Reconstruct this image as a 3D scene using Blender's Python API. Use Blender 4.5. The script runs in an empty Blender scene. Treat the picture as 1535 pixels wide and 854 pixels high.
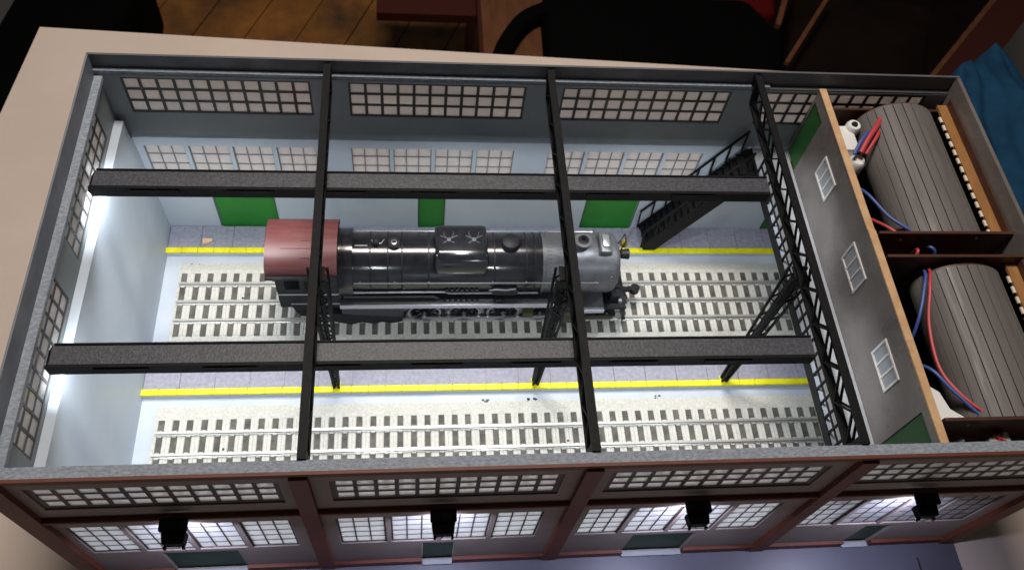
import bpy, bmesh, math, random
from mathutils import Vector, Matrix
random.seed(7)
PI = math.pi
sc = bpy.context.scene
C = sc.collection

# ------------------------------------------------------------------ camera
cam_d = bpy.data.cameras.new('camera')
cam = bpy.data.objects.new('camera', cam_d); C.objects.link(cam)
cam.location = (0.41837, -0.2937, 0.84003)
cam.rotation_euler = (0.55173, -0.09881, -0.06464)
cam_d.sensor_width = 36.0
cam_d.lens = 36.0 * 1281.9 / 1535.0
cam_d.dof.use_dof = True; cam_d.dof.focus_distance = 1.02; cam_d.dof.aperture_fstop = 9.0
cam_d.clip_start = 0.02; cam_d.clip_end = 30
sc.camera = cam

# ------------------------------------------------------------------ world and lamps
w = bpy.data.worlds.new('World'); sc.world = w; w.use_nodes = True
bg = w.node_tree.nodes['Background']
bg.inputs[0].default_value = (1.0, 0.95, 0.92, 1); bg.inputs[1].default_value = 0.035

def area(name, loc, target, size, power, col, size_y=None, spread=None):
    d = bpy.data.lights.new(name, 'AREA'); d.energy = power; d.color = col
    d.size = size
    if size_y: d.shape = 'RECTANGLE'; d.size_y = size_y
    if spread: d.spread = spread
    o = bpy.data.objects.new(name, d); C.objects.link(o)
    o.location = loc
    v = Vector(target) - Vector(loc)
    o.rotation_euler = v.to_track_quat('-Z', 'Y').to_euler()
    return o
# the room's ceiling light, up and behind the table on the left
area('ceiling_lamp', (0.45, 0.90, 2.0), (0.5, 0.45, -0.3), 0.7, 46, (1.0, 0.92, 0.84), 0.35)

sc.view_settings.view_transform = 'Standard'
sc.view_settings.look = 'None'
sc.view_settings.exposure = 0.0
sc.view_settings.gamma = 1.0
sc.render.engine = 'CYCLES'
sc.cycles.max_bounces = 8
sc.cycles.transparent_max_bounces = 12
sc.render.resolution_x = 1024; sc.render.resolution_y = 569

# ------------------------------------------------------------------ materials
def mat(name, col, rough=0.5, metal=0.0, noise=None, bump=0.0, bscale=200, emit=None, spec=0.5, col2=None, nscale=30, stretch=(1, 1, 1), coat=0.0, lo=0.35, hi=0.65):
    m = bpy.data.materials.new(name); m.use_nodes = True
    nt = m.node_tree; b = nt.nodes['Principled BSDF']
    b.inputs['Base Color'].default_value = (*col, 1)
    b.inputs['Roughness'].default_value = rough
    b.inputs['Metallic'].default_value = metal
    b.inputs['Specular IOR Level'].default_value = spec
    b.inputs['Coat Weight'].default_value = coat
    if col2 or bump or noise:
        tc = nt.nodes.new('ShaderNodeNewGeometry')
        mp = nt.nodes.new('ShaderNodeMapping'); mp.inputs['Scale'].default_value = stretch
        nt.links.new(tc.outputs['Position'], mp.inputs['Vector'])
    if col2:
        n = nt.nodes.new('ShaderNodeTexNoise'); n.inputs['Scale'].default_value = nscale; n.inputs['Detail'].default_value = 5
        n.inputs['Roughness'].default_value = 0.65
        nt.links.new(mp.outputs[0], n.inputs['Vector'])
        r = nt.nodes.new('ShaderNodeValToRGB')
        r.color_ramp.elements[0].position = lo; r.color_ramp.elements[0].color = (*col, 1)
        r.color_ramp.elements[1].position = hi; r.color_ramp.elements[1].color = (*col2, 1)
        nt.links.new(n.outputs['Fac'], r.inputs[0]); nt.links.new(r.outputs[0], b.inputs['Base Color'])
    if noise:
        n3 = nt.nodes.new('ShaderNodeTexNoise'); n3.inputs['Scale'].default_value = noise
        nt.links.new(mp.outputs[0], n3.inputs['Vector'])
        mr = nt.nodes.new('ShaderNodeMapRange'); mr.inputs[1].default_value = 0.3; mr.inputs[2].default_value = 0.7
        mr.inputs[3].default_value = max(0.05, rough - 0.12); mr.inputs[4].default_value = min(1, rough + 0.15)
        nt.links.new(n3.outputs['Fac'], mr.inputs[0]); nt.links.new(mr.outputs[0], b.inputs['Roughness'])
    if bump:
        n2 = nt.nodes.new('ShaderNodeTexNoise'); n2.inputs['Scale'].default_value = bscale; n2.inputs['Detail'].default_value = 3
        nt.links.new(mp.outputs[0], n2.inputs['Vector'])
        bp = nt.nodes.new('ShaderNodeBump'); bp.inputs['Strength'].default_value = bump; bp.inputs['Distance'].default_value = 0.002
        nt.links.new(n2.outputs['Fac'], bp.inputs['Height']); nt.links.new(bp.outputs[0], b.inputs['Normal'])
    if emit:
        b.inputs['Emission Color'].default_value = (*emit[0], 1); b.inputs['Emission Strength'].default_value = emit[1]
    return m

M = {}
M['granite'] = mat('granite_grey_paint', (0.18, 0.205, 0.245), 0.75, col2=(0.33, 0.37, 0.43), nscale=380, stretch=(0.5, 1, 1), bump=0.3, bscale=500, lo=0.36, hi=0.68)
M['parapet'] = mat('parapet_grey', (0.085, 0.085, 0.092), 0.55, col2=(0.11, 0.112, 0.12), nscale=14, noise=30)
M['parapet_lit'] = mat('parapet_lit_grey', (0.15, 0.16, 0.19), 0.5, col2=(0.20, 0.21, 0.245), nscale=20, noise=30)  # parapet grey lightened for how light falls on the left side
M['facade'] = mat('facade_taupe', (0.22, 0.185, 0.172), 0.6, col2=(0.26, 0.222, 0.208), nscale=18, bump=0.08, bscale=300)
M['redbrown'] = mat('redbrown_trim', (0.105, 0.024, 0.010), 0.6, col2=(0.14, 0.034, 0.014), nscale=40)
M['upper_wall_shaded'] = mat('upper_wall_shaded_grey', (0.19, 0.215, 0.225), 0.55, col2=(0.225, 0.25, 0.26), nscale=8)  # shade above the LED cones put into the wall colour
M['lower_wall'] = mat('lower_wall_pale_blue', (0.42, 0.475, 0.54), 0.45, col2=(0.475, 0.53, 0.595), nscale=7, noise=12)
M['floor_blue'] = mat('hall_floor_pale', (0.42, 0.47, 0.54), 0.55, col2=(0.49, 0.54, 0.61), nscale=12)
M['slab'] = mat('walkway_slab', (0.24, 0.24, 0.30), 0.7, col2=(0.33, 0.33, 0.39), nscale=160, bump=0.2, bscale=500)
M['yellow'] = mat('yellow_edge', (0.74, 0.68, 0.0), 0.5, col2=(0.88, 0.82, 0.01), nscale=35)
M['roadbed'] = mat('roadbed_cream', (0.44, 0.44, 0.40), 0.8, col2=(0.62, 0.615, 0.565), nscale=300, bump=0.5, bscale=420)
M['rib'] = mat('pale_rib', (0.50, 0.50, 0.455), 0.8, col2=(0.62, 0.615, 0.57), nscale=260)
M['rail'] = mat('rail_pale', (0.50, 0.50, 0.48), 0.32, metal=0.5)
M['tie'] = mat('tie_brown_grey', (0.055, 0.052, 0.046), 0.75, col2=(0.125, 0.12, 0.105), nscale=60)
M['black'] = mat('black_plastic', (0.012, 0.012, 0.013), 0.42, noise=80)
M['steel_black'] = mat('truss_black', (0.005, 0.005, 0.006), 0.6, col2=(0.011, 0.011, 0.012), nscale=160, spec=0.15)
M['lamp_black'] = mat('lamp_black', (0.003, 0.003, 0.003), 0.6, spec=0.1)
M['girder'] = mat('girder_charcoal', (0.032, 0.034, 0.042), 0.5, col2=(0.080, 0.084, 0.104), nscale=300, bump=0.25, bscale=400, lo=0.40, hi=0.68)
M['green'] = mat('green_door', (0.012, 0.17, 0.016), 0.55, col2=(0.016, 0.21, 0.02), nscale=20)
M['green_dimmed'] = mat('dimmed_green_door', (0.012, 0.085, 0.014), 0.55)  # door green darkened for the weaker light at the mezzanine
M['green_dark'] = mat('dark_green_door', (0.012, 0.05, 0.020), 0.55)
M['muntin'] = mat('window_frame_dark', (0.035, 0.026, 0.022), 0.5)
M['muntin_pale'] = mat('window_frame_pale', (0.20, 0.19, 0.185), 0.5)
M['white_frame'] = mat('white_frame', (0.62, 0.60, 0.58), 0.5)
M['partition'] = mat('partition_taupe', (0.13, 0.112, 0.106), 0.30, col2=(0.175, 0.155, 0.148), nscale=16, noise=20)
M['mdf'] = mat('raw_board', (0.50, 0.30, 0.15), 0.8, col2=(0.62, 0.40, 0.22), nscale=50, bump=0.3, bscale=300)
M['deck'] = mat('deck_grey', (0.26, 0.28, 0.31), 0.5, col2=(0.32, 0.34, 0.37), nscale=15)
M['tabletop'] = mat('tabletop_beige', (0.59, 0.485, 0.415), 0.75, col2=(0.63, 0.52, 0.45), nscale=6, bump=0.15, bscale=350)
M['apron'] = mat('base_board_grey', (0.085, 0.085, 0.115), 0.40, col2=(0.11, 0.11, 0.145), nscale=5)
M['module'] = mat('module_dark_brown', (0.050, 0.018, 0.011), 0.5, col2=(0.075, 0.028, 0.016), nscale=30)
M['orange_wood'] = mat('orange_wood', (0.26, 0.115, 0.032), 0.55, col2=(0.36, 0.17, 0.055), nscale=14, stretch=(6, 1, 6))
M['slat'] = mat('slat_grey', (0.125, 0.112, 0.106), 0.55, col2=(0.15, 0.136, 0.13), nscale=25, stretch=(4, 0.4, 4), noise=30)
M['cream'] = mat('cream_tooth', (0.72, 0.66, 0.55), 0.6)
M['white'] = mat('white_plastic', (0.8, 0.8, 0.78), 0.35)
M['wire_red'] = mat('wire_red', (0.50, 0.05, 0.06), 0.5)
M['wire_blue'] = mat('wire_blue', (0.045, 0.09, 0.32), 0.5)
M['loco_black'] = mat('loco_gloss_black', (0.008, 0.008, 0.010), 0.16, metal=0.0, spec=0.6, col2=(0.015, 0.0155, 0.018), nscale=70)
M['loco_satin'] = mat('loco_satin_black', (0.011, 0.011, 0.013), 0.45, noise=90, spec=0.2)
M['loco_grey'] = mat('loco_smokebox_grey', (0.10, 0.104, 0.112), 0.36, metal=0.4, noise=60)
M['loco_dkgrey'] = mat('loco_dark_grey', (0.028, 0.029, 0.032), 0.4, metal=0.1)
M['loco_steel'] = mat('loco_steel', (0.50, 0.50, 0.53), 0.28, metal=0.8)
M['cab_red'] = mat('cab_roof_red', (0.105, 0.024, 0.024), 0.45, col2=(0.155, 0.052, 0.050), nscale=30, stretch=(0.5, 4, 4))
M['olive'] = mat('olive_metal', (0.06, 0.058, 0.03), 0.5, metal=0.3)
M['brass'] = mat('brass', (0.55, 0.42, 0.12), 0.35, metal=0.8)
M['led'] = mat('led_white', (1, 1, 1), 0.5, emit=((0.93, 0.96, 1.0), 14.0))
M['floor_dark'] = mat('room_floor_dark', (0.006, 0.003, 0.002), 0.7, col2=(0.014, 0.007, 0.004), nscale=3, spec=0.1)
M['parquet'] = mat('parquet_orange', (0.08, 0.042, 0.02), 0.6, col2=(0.42, 0.165, 0.03), nscale=5, stretch=(1, 1, 1), lo=0.3, hi=0.7)
M['dark_red'] = mat('dark_red_wood', (0.055, 0.008, 0.004), 0.5)
M['brown_wood'] = mat('brown_wood', (0.12, 0.042, 0.016), 0.5, col2=(0.17, 0.065, 0.025), nscale=10, stretch=(4, 1, 1))
M['cloth_black'] = mat('cloth_black', (0.002, 0.002, 0.002), 0.9, spec=0.05)
M['bright_red'] = mat('red_cloth', (0.09, 0.004, 0.003), 0.8, spec=0.1)
M['blue'] = mat('blue_cloth', (0.006, 0.038, 0.085), 0.85, col2=(0.012, 0.070, 0.145), nscale=9, spec=0.2)
M['grey'] = mat('grey_cloth', (0.07, 0.065, 0.065), 0.8)
M['crumb'] = mat('crumb_tan', (0.75, 0.50, 0.32), 0.8)
M['underside'] = mat('dark_stage', (0.02, 0.018, 0.016), 0.8)

def glass(name, tint, haze, hazecol=(0.8, 0.78, 0.74), through=0.5):
    m = bpy.data.materials.new(name); m.use_nodes = True
    nt = m.node_tree; nt.nodes.clear()
    out = nt.nodes.new('ShaderNodeOutputMaterial')
    tr = nt.nodes.new('ShaderNodeBsdfTransparent'); tr.inputs[0].default_value = (*tint, 1)
    df = nt.nodes.new('ShaderNodeBsdfDiffuse'); df.inputs[0].default_value = (*hazecol, 1)
    tl = nt.nodes.new('ShaderNodeBsdfTranslucent'); tl.inputs[0].default_value = (*hazecol, 1)
    ad = nt.nodes.new('ShaderNodeMixShader'); ad.inputs[0].default_value = through
    nt.links.new(df.outputs[0], ad.inputs[1]); nt.links.new(tl.outputs[0], ad.inputs[2])
    n = nt.nodes.new('ShaderNodeTexNoise'); n.inputs['Scale'].default_value = 25
    g = nt.nodes.new('ShaderNodeNewGeometry'); nt.links.new(g.outputs['Position'], n.inputs['Vector'])
    mr = nt.nodes.new('ShaderNodeMapRange'); mr.inputs[1].default_value = 0.3; mr.inputs[2].default_value = 0.7
    mr.inputs[3].default_value = haze * 0.85; mr.inputs[4].default_value = haze * 1.15
    nt.links.new(n.outputs['Fac'], mr.inputs[0])
    mx = nt.nodes.new('ShaderNodeMixShader')
    nt.links.new(mr.outputs[0], mx.inputs[0])
    nt.links.new(tr.outputs[0], mx.inputs[1]); nt.links.new(ad.outputs[0], mx.inputs[2])
    gl = nt.nodes.new('ShaderNodeBsdfGlossy'); gl.inputs['Roughness'].default_value = 0.08
    lw = nt.nodes.new('ShaderNodeLayerWeight'); lw.inputs[0].default_value = 0.5
    pw = nt.nodes.new('ShaderNodeMath'); pw.operation = 'POWER'; pw.inputs[1].default_value = 4.0
    fr = nt.nodes.new('ShaderNodeMath'); fr.operation = 'MULTIPLY_ADD'; fr.inputs[1].default_value = 0.35; fr.inputs[2].default_value = 0.02
    nt.links.new(lw.outputs['Facing'], pw.inputs[0]); nt.links.new(pw.outputs[0], fr.inputs[0])
    m2 = nt.nodes.new('ShaderNodeMixShader')
    nt.links.new(fr.outputs[0], m2.inputs[0]); nt.links.new(mx.outputs[0], m2.inputs[1]); nt.links.new(gl.outputs[0], m2.inputs[2])
    nt.links.new(m2.outputs[0], out.inputs[0])
    return m
M['pane'] = glass('pane_clear', (0.98, 0.98, 1.0), 0.58, (0.98, 0.98, 0.98), 0.55)
M['pane_low'] = glass('pane_frosted', (0.97, 0.98, 1.0), 0.72, (0.95, 0.97, 1.0), 0.72)

# ------------------------------------------------------------------ helpers
class MB:
    def __init__(s): s.bm = bmesh.new()
    def poly(s, pts):
        vs = [s.bm.verts.new(p) for p in pts]
        s.bm.faces.new(vs); return s
    def box(s, a, b):
        x0, y0, z0 = [min(a[i], b[i]) for i in range(3)]; x1, y1, z1 = [max(a[i], b[i]) for i in range(3)]
        v = [s.bm.verts.new(p) for p in ((x0,y0,z0),(x1,y0,z0),(x1,y1,z0),(x0,y1,z0),(x0,y0,z1),(x1,y0,z1),(x1,y1,z1),(x0,y1,z1))]
        for f in ((0,3,2,1),(4,5,6,7),(0,1,5,4),(1,2,6,5),(2,3,7,6),(3,0,4,7)): s.bm.faces.new([v[i] for i in f])
        return s
    def bar(s, a, b, w, h, up=(0, 0, 1)):
        a = Vector(a); b = Vector(b); d = (b - a).normalized(); u = Vector(up)
        if abs(d.dot(u)) > 0.99: u = Vector((1, 0, 0))
        r = d.cross(u).normalized() * w / 2; t = r.cross(d).normalized() * h / 2
        v = [s.bm.verts.new(p) for p in (a-r-t, a+r-t, a+r+t, a-r+t, b-r-t, b+r-t, b+r+t, b-r+t)]
        for f in ((0,3,2,1),(4,5,6,7),(0,1,5,4),(1,2,6,5),(2,3,7,6),(3,0,4,7)): s.bm.faces.new([v[i] for i in f])
        return s
    def prism(s, pts, axis, a, b):
        # pts in the two other axes (in x,y,z order), extruded along axis from a to b
        def P(p, t):
            if axis == 0: return (t, p[0], p[1])
            if axis == 1: return (p[0], t, p[1])
            return (p[0], p[1], t)
        A = [s.bm.verts.new(P(p, a)) for p in pts]; B = [s.bm.verts.new(P(p, b)) for p in pts]
        n = len(pts)
        s.bm.faces.new(A[::-1]); s.bm.faces.new(B)
        for i in range(n): s.bm.faces.new([A[i], A[(i+1) % n], B[(i+1) % n], B[i]])
        return s
    def lathe(s, prof, c, axis=0, n=32, cap=True):
        # prof: list of (t, r) along axis; c the centre point
        rings = []
        for t, r in prof:
            ring = []
            for i in range(n):
                a = 2 * PI * i / n; u, v = r * math.cos(a), r * math.sin(a)
                if axis == 0: p = (c[0] + t, c[1] + u, c[2] + v)
                elif axis == 1: p = (c[0] + v, c[1] + t, c[2] + u)
                else: p = (c[0] + u, c[1] + v, c[2] + t)
                ring.append(s.bm.verts.new(p))
            rings.append(ring)
        for a, b in zip(rings, rings[1:]):
            for i in range(n): s.bm.faces.new([a[i], a[(i+1) % n], b[(i+1) % n], b[i]])
        if cap: s.bm.faces.new(rings[0][::-1]); s.bm.faces.new(rings[-1])
        return s
    def tube(s, pts, r, n=8):
        pts = [Vector(p) for p in pts]; rings = []
        for i, p in enumerate(pts):
            d = (pts[min(i+1, len(pts)-1)] - pts[max(i-1, 0)]).normalized()
            u = Vector((0, 0, 1)) if abs(d.z) < 0.9 else Vector((1, 0, 0))
            a = d.cross(u).normalized(); b = a.cross(d).normalized()
            rings.append([s.bm.verts.new(p + r * (math.cos(2*PI*k/n) * a + math.sin(2*PI*k/n) * b)) for k in range(n)])
        for a, b in zip(rings, rings[1:]):
            for i in range(n): s.bm.faces.new([a[i], a[(i+1) % n], b[(i+1) % n], b[i]])
        s.bm.faces.new(rings[0][::-1]); s.bm.faces.new(rings[-1])
        return s
    def bevel(s, w, seg=2, ang=30):
        bmesh.ops.recalc_face_normals(s.bm, faces=s.bm.faces)
        es = [e for e in s.bm.edges if len(e.link_faces) == 2 and e.calc_face_angle() > math.radians(ang)]
        bmesh.ops.bevel(s.bm, geom=es, offset=w, segments=seg, affect='EDGES', profile=0.5)
        return s
    def mesh(s, name, material, origin=(0, 0, 0), smooth=False):
        bmesh.ops.recalc_face_normals(s.bm, faces=s.bm.faces)
        if any(origin): bmesh.ops.translate(s.bm, verts=s.bm.verts, vec=-Vector(origin))
        me = bpy.data.meshes.new(name); s.bm.to_mesh(me); s.bm.free()
        me.materials.append(material)
        if smooth:
            for p in me.polygons: p.use_smooth = True
            me.set_sharp_from_angle(angle=math.radians(38))
        return me
    def build(s, name, material, parent=None, smooth=False):
        o0 = world_of(parent)
        me = s.mesh(name, material, o0, smooth)
        return link(name, me, parent)

def world_of(o):
    v = Vector((0, 0, 0))
    while o: v += o.location; o = o.parent
    return v
def link(name, me, parent=None, loc=(0, 0, 0), rot=None):
    o = bpy.data.objects.new(name, me); C.objects.link(o)
    o.parent = parent; o.location = loc
    if rot: o.rotation_euler = rot
    return o
def tag(o, label=None, cat=None, group=None, kind=None):
    if label: o['label'] = label
    if cat: o['category'] = cat
    if group: o['group'] = group
    if kind: o['kind'] = kind
    return o
def thing(name, loc, label, cat, group=None):
    o = bpy.data.objects.new(name, None); C.objects.link(o); o.location = loc
    o.empty_display_size = 0.02
    return tag(o, label, cat, group)
def copy_tree(o, parent=None):
    c = o.copy(); C.objects.link(c); c.parent = parent
    for ch in list(o.children): copy_tree(ch, c)
    return c
def wpt(ax, u, d, z): return (u, d, z) if ax == 'x' else (d, u, z)

def wall(mb, ax, u0, u1, z0, z1, d0, d1, holes=()):
    us = sorted({u0, u1, *[h[0] for h in holes], *[h[1] for h in holes]}); us = [u for u in us if u0 <= u <= u1]
    zs = sorted({z0, z1, *[h[2] for h in holes], *[h[3] for h in holes]}); zs = [z for z in zs if z0 <= z <= z1]
    nu, nz = len(us) - 1, len(zs) - 1
    def solid(i, j):
        if i < 0 or j < 0 or i >= nu or j >= nz: return False
        u, z = (us[i] + us[i+1]) / 2, (zs[j] + zs[j+1]) / 2
        return not any(h[0] < u < h[1] and h[2] < z < h[3] for h in holes)
    V = {}
    def v(i, j, d):
        k = (i, j, d)
        if k not in V: V[k] = mb.bm.verts.new(wpt(ax, us[i], d, zs[j]))
        return V[k]
    for i in range(nu):
        for j in range(nz):
            if not solid(i, j): continue
            for d in (d0, d1): mb.bm.faces.new([v(i,j,d), v(i+1,j,d), v(i+1,j+1,d), v(i,j+1,d)])
            if not solid(i-1, j): mb.bm.faces.new([v(i,j,d0), v(i,j,d1), v(i,j+1,d1), v(i,j+1,d0)])
            if not solid(i+1, j): mb.bm.faces.new([v(i+1,j,d0), v(i+1,j,d1), v(i+1,j+1,d1), v(i+1,j+1,d0)])
            if not solid(i, j-1): mb.bm.faces.new([v(i,j,d0), v(i,j,d1), v(i+1,j,d1), v(i+1,j,d0)])
            if not solid(i, j+1): mb.bm.faces.new([v(i,j+1,d0), v(i,j+1,d1), v(i+1,j+1,d1), v(i+1,j+1,d0)])
    return mb

pane_mesh = {}
stuff_panes = {}
def window(parent, ax, u0, u1, z0, z1, cols, rows, d0, d1, frame_m, pane_m, bw=0.0036, border=0.004, singles=lambda i, j: True, label=None):
    """frame = border + muntins between d0 and d1; a thin pane in each light"""
    f = MB()
    wdt, hgt = (u1 - u0), (z1 - z0)
    f.box(wpt(ax, u0, d0, z0), wpt(ax, u1, d1, z0 + border)); f.box(wpt(ax, u0, d0, z1 - border), wpt(ax, u1, d1, z1))
    f.box(wpt(ax, u0, d0, z0 + border), wpt(ax, u0 + border, d1, z1 - border)); f.box(wpt(ax, u1 - border, d0, z0 + border), wpt(ax, u1, d1, z1 - border))
    iu0, iu1, iz0, iz1 = u0 + border, u1 - border, z0 + border, z1 - border
    pu = (iu1 - iu0 - bw * (cols - 1)) / cols; pz = (iz1 - iz0 - bw * (rows - 1)) / rows
    e = (d1 - d0) * 0.1
    for i in range(1, cols):
        a = iu0 + i * pu + (i - 1) * bw
        f.box(wpt(ax, a, d0 + e, iz0), wpt(ax, a + bw, d1 - e, iz1))
    for j in range(1, rows):
        a = iz0 + j * pz + (j - 1) * bw
        f.box(wpt(ax, iu0, d0 + 2*e, a), wpt(ax, iu1, d1 - 2*e, a + bw))
    win = f.build('window', frame_m, parent)
    if label: win['label'] = label
    dm = (d0 + d1) / 2; t = 0.0005
    key = (ax, round(pu, 4), round(pz, 4), pane_m.name)
    if key not in pane_mesh:
        m = MB(); m.box(wpt(ax, -pu/2 - 0.0004, -t, -pz/2 - 0.0004), wpt(ax, pu/2 + 0.0004, t, pz/2 + 0.0004)); pane_mesh[key] = m.mesh('pane', pane_m)
    o0 = world_of(parent)
    for i in range(cols):
        for j in range(rows):
            cu = iu0 + pu/2 + i * (pu + bw); cz = iz0 + pz/2 + j * (pz + bw)
            if singles(i, j): link('pane', pane_mesh[key], win, Vector(wpt(ax, cu, dm, cz)) - o0)
            else:
                mb = stuff_panes.setdefault(pane_m.name, (MB(), pane_m))[0]
                mb.box(wpt(ax, cu - pu/2, dm - t, cz - pz/2), wpt(ax, cu + pu/2, dm + t, cz + pz/2))
    return win

H = 0.3808
L = 1.22
W = 0.5760
BAY = 0.305

# ------------------------------------------------------------------ the setting: table, room floor
o = MB().box((-0.2, -0.2, -1.52), (0.2, 0.2, -1.5)); o.bm.free()
m = MB(); m.box((-4, -2, -1.56), (5.5, 6, -1.5)); tag(m.build('room_floor', M['floor_dark']), kind='structure')

tt = thing('worktable', (0.6, 0.2, -H - 0.03), 'large beige tabletop on which the model engine house stands', 'table')
m = MB(); m.prism([(-0.287, 1.036), (-0.34, 0.45), (-0.40, -0.9), (1.60, -0.9), (1.45, 0.30), (1.50, 0.958)], 2, -H - 0.022, -H - 0.0005)
m.bevel(0.0015, 2, 60); m.build('tabletop', M['tabletop'], tt)
m = MB(); m.prism([(-0.26, 1.0), (-0.36, -0.86), (1.55, -0.86), (1.46, 0.93)], 2, -H - 0.10, -H - 0.0225); m.build('apron_frame', M['dark_red'], tt)
for (x, y) in ((-0.2, 0.9), (1.36, 0.85), (-0.3, -0.8), (1.45, -0.8)):
    MB().box((x, y, -1.5), (x + 0.07, y + 0.07, -H - 0.1)).build('leg', M['dark_red'], tt)

# ------------------------------------------------------------------ the engine house
house = thing('engine_house', (0.61, 0.288, -H), 'roofless model engine house with taupe panel walls and rows of gridded windows', 'model building')
F = -H + 0.0010     # underside of interior floor
MB().box((0.006, 0.006, -H), (1.214, 0.570, -0.3775)).build('floor', M['floor_blue'], house)

ux = [0.0338, 0.3335, 0.6343, 0.9345]       # upper windows, 11 x 3 lights
UW = 0.2485
lx = lambda b: [ux[b] - 0.0035 + v for k, v in ((0, 0), (1, 0.0632), (2, 0.1264), (3, 0.190))]
LWID = 0.0575
UZ0, UZ1 = -0.0995, -0.0325
LZ0, LZ1 = -0.276, -0.166
doors_u = [(0.1065, 0.2), (0.4325, 0.4745), (0.713, 0.802), (1.043, 1.085)]

def holes(upper=True, lower=True, doors=True):
    h = []
    for b in range(4):
        if upper: h.append((ux[b], ux[b] + UW, UZ0, UZ1))
        if lower:
            for a in lx(b): h.append((a, a + LWID, LZ0, LZ1))
        if doors: h.append((doors_u[b][0], doors_u[b][1], -0.3775, -0.2875))
    return h

# front wall (outer face y=0.004; panels recessed in red-brown frame)
m = MB(); wall(m, 'x', 0.004, 1.216, -H, -0.0092, 0.0032, 0.0078, holes()); m.build('front_wall', M['facade'], house)
m = MB(); wall(m, 'x', 0.0, L, -0.0090, 0.0, -0.0006, 0.0030); m.build('front_parapet', M['redbrown'], house)
m = MB(); m.prism([(-0.0015, -0.1270), (-0.0028, -0.1285), (-0.0028, -0.1320), (0.0031, -0.1335), (0.0031, -0.1260)], 0, 0.021, 1.199); m.build('front_cornice', M['redbrown'], house)
m = MB(); wall(m, 'x', 0.021, 1.199, -H, -0.362, -0.0015, 0.0031, [(a, b2, -0.5, -0.2) for a, b2 in doors_u]); m.build('front_plinth', M['redbrown'], house)
for i in range(5):
    x = i * BAY
    a, b2 = (x - 0.0095, x + 0.0095)
    if i == 0: a, b2 = -0.002, 0.021
    if i == 4: a, b2 = 1.199, 1.222
    MB().box((a, -0.0035, -H), (b2, 0.0031, -0.0092)).build('pilaster', M['redbrown'], house)
for i, (a, b2) in enumerate(doors_u):
    MB().box((a + 0.0005, 0.0075, -0.3770), (b2 - 0.0005, 0.0095, -0.288)).build('door', M['green_dark'], house)
    MB().box((a + 0.001, -0.0035, -0.3795), (b2 - 0.001, 0.0030, -0.3740)).build('door_sill', M['deck'], house)

# back wall
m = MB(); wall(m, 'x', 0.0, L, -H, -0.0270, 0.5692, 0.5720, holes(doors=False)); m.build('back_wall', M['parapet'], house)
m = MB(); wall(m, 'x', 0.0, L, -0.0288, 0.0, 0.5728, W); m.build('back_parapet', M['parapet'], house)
m = MB(); wall(m, 'x', 0.008, 1.214, -0.1475, -0.0290, 0.5655, 0.5690, holes(lower=False, doors=False)); m.build('back_upper_lining', M['upper_wall_shaded'], house)
m = MB(); wall(m, 'x', 0.008, 1.214, -0.3775, -0.1478, 0.5620, 0.5690, holes(upper=False)); m.build('back_lower_lining', M['lower_wall'], house)
m = MB(); m.box((0.006, 0.001+0.5605, -0.1500), (0.955, 0.5655, -0.1474)); m.build('back_shelf', M['lower_wall'], house)
for i, (a, b2) in enumerate(doors_u):
    dr = MB().box((a + 0.0005, 0.5640, -0.3770), (b2 - 0.0005, 0.5685, -0.288)).build('door', M['green'], house)
    fr_ = MB(); fr_.box((a - 0.0012, 0.5610, -0.2880), (b2 + 0.0012, 0.5618, -0.2868)); fr_.box((a - 0.0012, 0.5610, -0.3660), (a, 0.5618, -0.2881)); fr_.box((b2, 0.5610, -0.3660), (b2 + 0.0012, 0.5618, -0.2881)); fr_.build('door_frame', M['green_dark'], dr)
# left wall
LW = [(0.318, 0.517), (0.058, 0.262)]
lh = [(a, b2, UZ0, UZ1 - 0.006) for a, b2 in LW]
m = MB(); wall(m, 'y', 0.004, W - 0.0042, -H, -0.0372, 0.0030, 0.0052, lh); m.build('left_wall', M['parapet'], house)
m = MB(); wall(m, 'y', 0.0034, W - 0.0034, -0.0370, 0.0, 0.0, 0.0025); m.build('left_parapet', M['parapet_lit'], house)
m = MB(); wall(m, 'y', 0.0105, 0.5653, -0.1475, -0.0372, 0.0054, 0.0078, lh); m.build('left_upper_lining', M['upper_wall_shaded'], house)
m = MB(); m.prism([(0.008, -0.108), (0.0200, -0.108), (0.0230, -0.3775), (0.008, -0.3775)], 1, 0.018, 0.5560); m.build('left_lower_lining', M['lower_wall'], house)
m = MB(); m.prism([(0.008, -0.15), (0.0195, -0.15), (0.0225, -0.3775), (0.008, -0.3775)], 1, 0.5562, 0.5619); m.build('left_corner_lining', M['lower_wall'], house)
# right wall
m = MB(); wall(m, 'y', 0.0045, W - 0.0042, -H, 0.0, 1.2145, L); m.build('right_wall', M['partition'], house)
# ledges: granite painted strips carrying the trusses
m = MB(); m.box((0.0027, 0.0034, -0.0180), (1.2140, 0.0175, -0.0075)); m.build('front_ledge', M['granite'], house)
m = MB(); m.box((0.0027, 0.5665, -0.0300), (0.936, 0.5727, -0.0225)); m.build('back_ledge', M['granite'], house)
m = MB(); m.box((0.9365, 0.5662, -0.0315), (1.2140, 0.5727, -0.0262)); m.build('wall_fillet', M['parapet'], house)
m = MB(); m.box((0.0027, 0.0177, -0.0370), (0.0132, 0.5650, -0.0305)); m.build('left_ledge', M['granite'], house)
# front wall inner lining
m = MB(); wall(m, 'x', 0.023, 1.214, -0.3775, -0.0262, 0.0080, 0.0100, holes()); m.build('front_lining', M['lower_wall'], house)

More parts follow.
